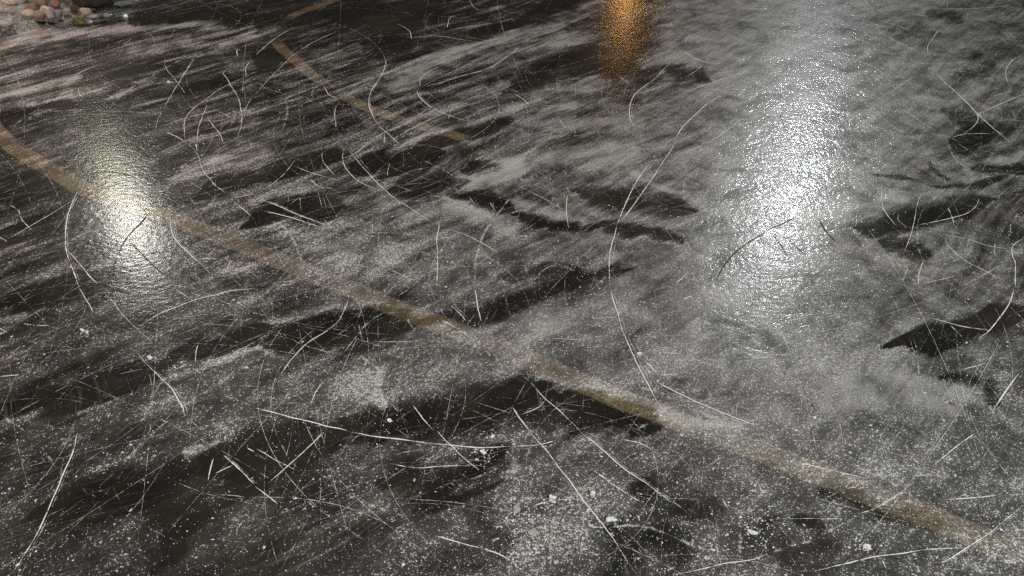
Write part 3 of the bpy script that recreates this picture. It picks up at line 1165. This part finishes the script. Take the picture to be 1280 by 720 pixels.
r[big] *= rng.uniform(1.4, 2.4, big.sum())
ex_, ey_, er_ = [], [], []
for (px, py, w, h, mt, lab) in LUMPS[2:]:
    g = G(px, py)
    m_ = 70 if w > 9 else 30
    sg_ = .006 + .0016 * w
    ex_.append(rng.normal(g.x, sg_, m_)); ey_.append(rng.normal(g.y, sg_, m_)); er_.append(np.exp(rng.normal(math.log(.0013), .5, m_)))
xx, yy, r = np.concatenate([xx] + ex_), np.concatenate([yy] + ey_), np.concatenate([r] + er_)
n = len(xx)
r = np.clip(r, .0006, .005)
octv = np.array([[1, 0, 0], [-1, 0, 0], [0, 1, 0], [0, -1, 0], [0, 0, 1], [0, 0, -1]], float)
octf = np.array([[0, 2, 4], [2, 1, 4], [1, 3, 4], [3, 0, 4], [2, 0, 5], [1, 2, 5], [3, 1, 5], [0, 3, 5]])
jit = rng.uniform(.5, 1.3, (n, 6, 1)) * octv[None]
th = rng.uniform(0, 6.28, n)
c_, s_ = np.cos(th)[:, None], np.sin(th)[:, None]
st = rng.uniform(.8, 1.7, n)[:, None]
jx = jit[:, :, 0] * st
jy = jit[:, :, 1]
vx = jx * c_ - jy * s_
vy = jx * s_ + jy * c_
vz = jit[:, :, 2] * .75
co = np.stack([xx[:, None] + vx * r[:, None], yy[:, None] + vy * r[:, None], .0008 + r[:, None] * (vz + .35)], -1).reshape(-1, 3)
fq = (octf[None] + 6 * np.arange(n)[:, None, None]).reshape(-1, 3)
CR = snow_material('frost_crumbs', (.62, .62, .61), .5)
link('frost_crumbs', np_mesh('frost_crumbs', co, fq, None, (CR,)), kind='stuff', label='white frost crumbs scattered all over the scratched ice', category='frost crumbs')

# ------------------------------------------------------------------ night light: lamps round the rink, an added fill, a dim sky
def lamp(name, pos, col, watts, radius):
    l = bpy.data.lights.new(name, 'POINT')
    l.color = col
    l.energy = watts
    l.shadow_soft_size = radius
    o = bpy.data.objects.new(name, l)
    o.location = pos
    C.objects.link(o)
    return o


def mirrored(px, py, dist):
    d_ = ray(px, py)
    p = G(px, py)
    d_ = d_.normalized()
    return p + Vector((d_.x, d_.y, -d_.z)) * dist


lamp('floodlight', mirrored(987, 232, 12), (.93, .98, 1.0), 400, .15)
lamp('floodlight', mirrored(955, 318, 10), (.93, .98, 1.0), 145, .15)
lamp('street_lamp_white', mirrored(167, 290, 9), (1.0, .98, .90), 150, .10)
lamp('street_lamp_yellow', mirrored(149, 236, 11), (1.0, .95, .70), 48, .14)
lamp('amber_lamp', mirrored(783, -24, 18), (1.0, .50, .16), 85, .10)
lamp('far_floodlight', mirrored(1010, 50, 24), (.95, .98, 1.0), 60, .6)
lamp('fill_lamp', (2.5, -3.5, 6.0), (.96, 1.0, .975), 3000, .25)  # unseen fill behind the camera, added for diffuse light on the frost
lamp('warm_lamp', (-5.2, 2.5, 3.3), (1.0, .71, .58), 820, .2)

world = bpy.data.worlds.new('World')
scene.world = world
world.use_nodes = True
nt = world.node_tree
nt.nodes.clear()
wo = nt.nodes.new('ShaderNodeOutputWorld')
bg = nt.nodes.new('ShaderNodeBackground')
sky = nt.nodes.new('ShaderNodeTexSky')
sky.sky_type = 'NISHITA'
sky.sun_disc = False
sky.sun_elevation = math.radians(-4)
sky.sun_rotation = math.radians(200)
bg.inputs['Strength'].default_value = .05
nt.links.new(sky.outputs[0], bg.inputs[0])
glow = nt.nodes.new('ShaderNodeBackground')          # town light on the low cloud
glow.inputs['Color'].default_value = (1.0, .92, .80, 1)
glow.inputs['Strength'].default_value = .027
ad = nt.nodes.new('ShaderNodeAddShader')
nt.links.new(bg.outputs[0], ad.inputs[0])
nt.links.new(glow.outputs[0], ad.inputs[1])
nt.links.new(ad.outputs[0], wo.inputs[0])

vs = scene.view_settings
vs.view_transform = 'Standard'
vs.look = 'None'
vs.gamma = 1.0
vs.exposure = 0.08
vs.use_curve_mapping = False
scene.cycles.max_bounces = 6
scene.cycles.transparent_max_bounces = 12
scene.cycles.sample_clamp_indirect = 4.0
scene.cycles.use_denoising = False
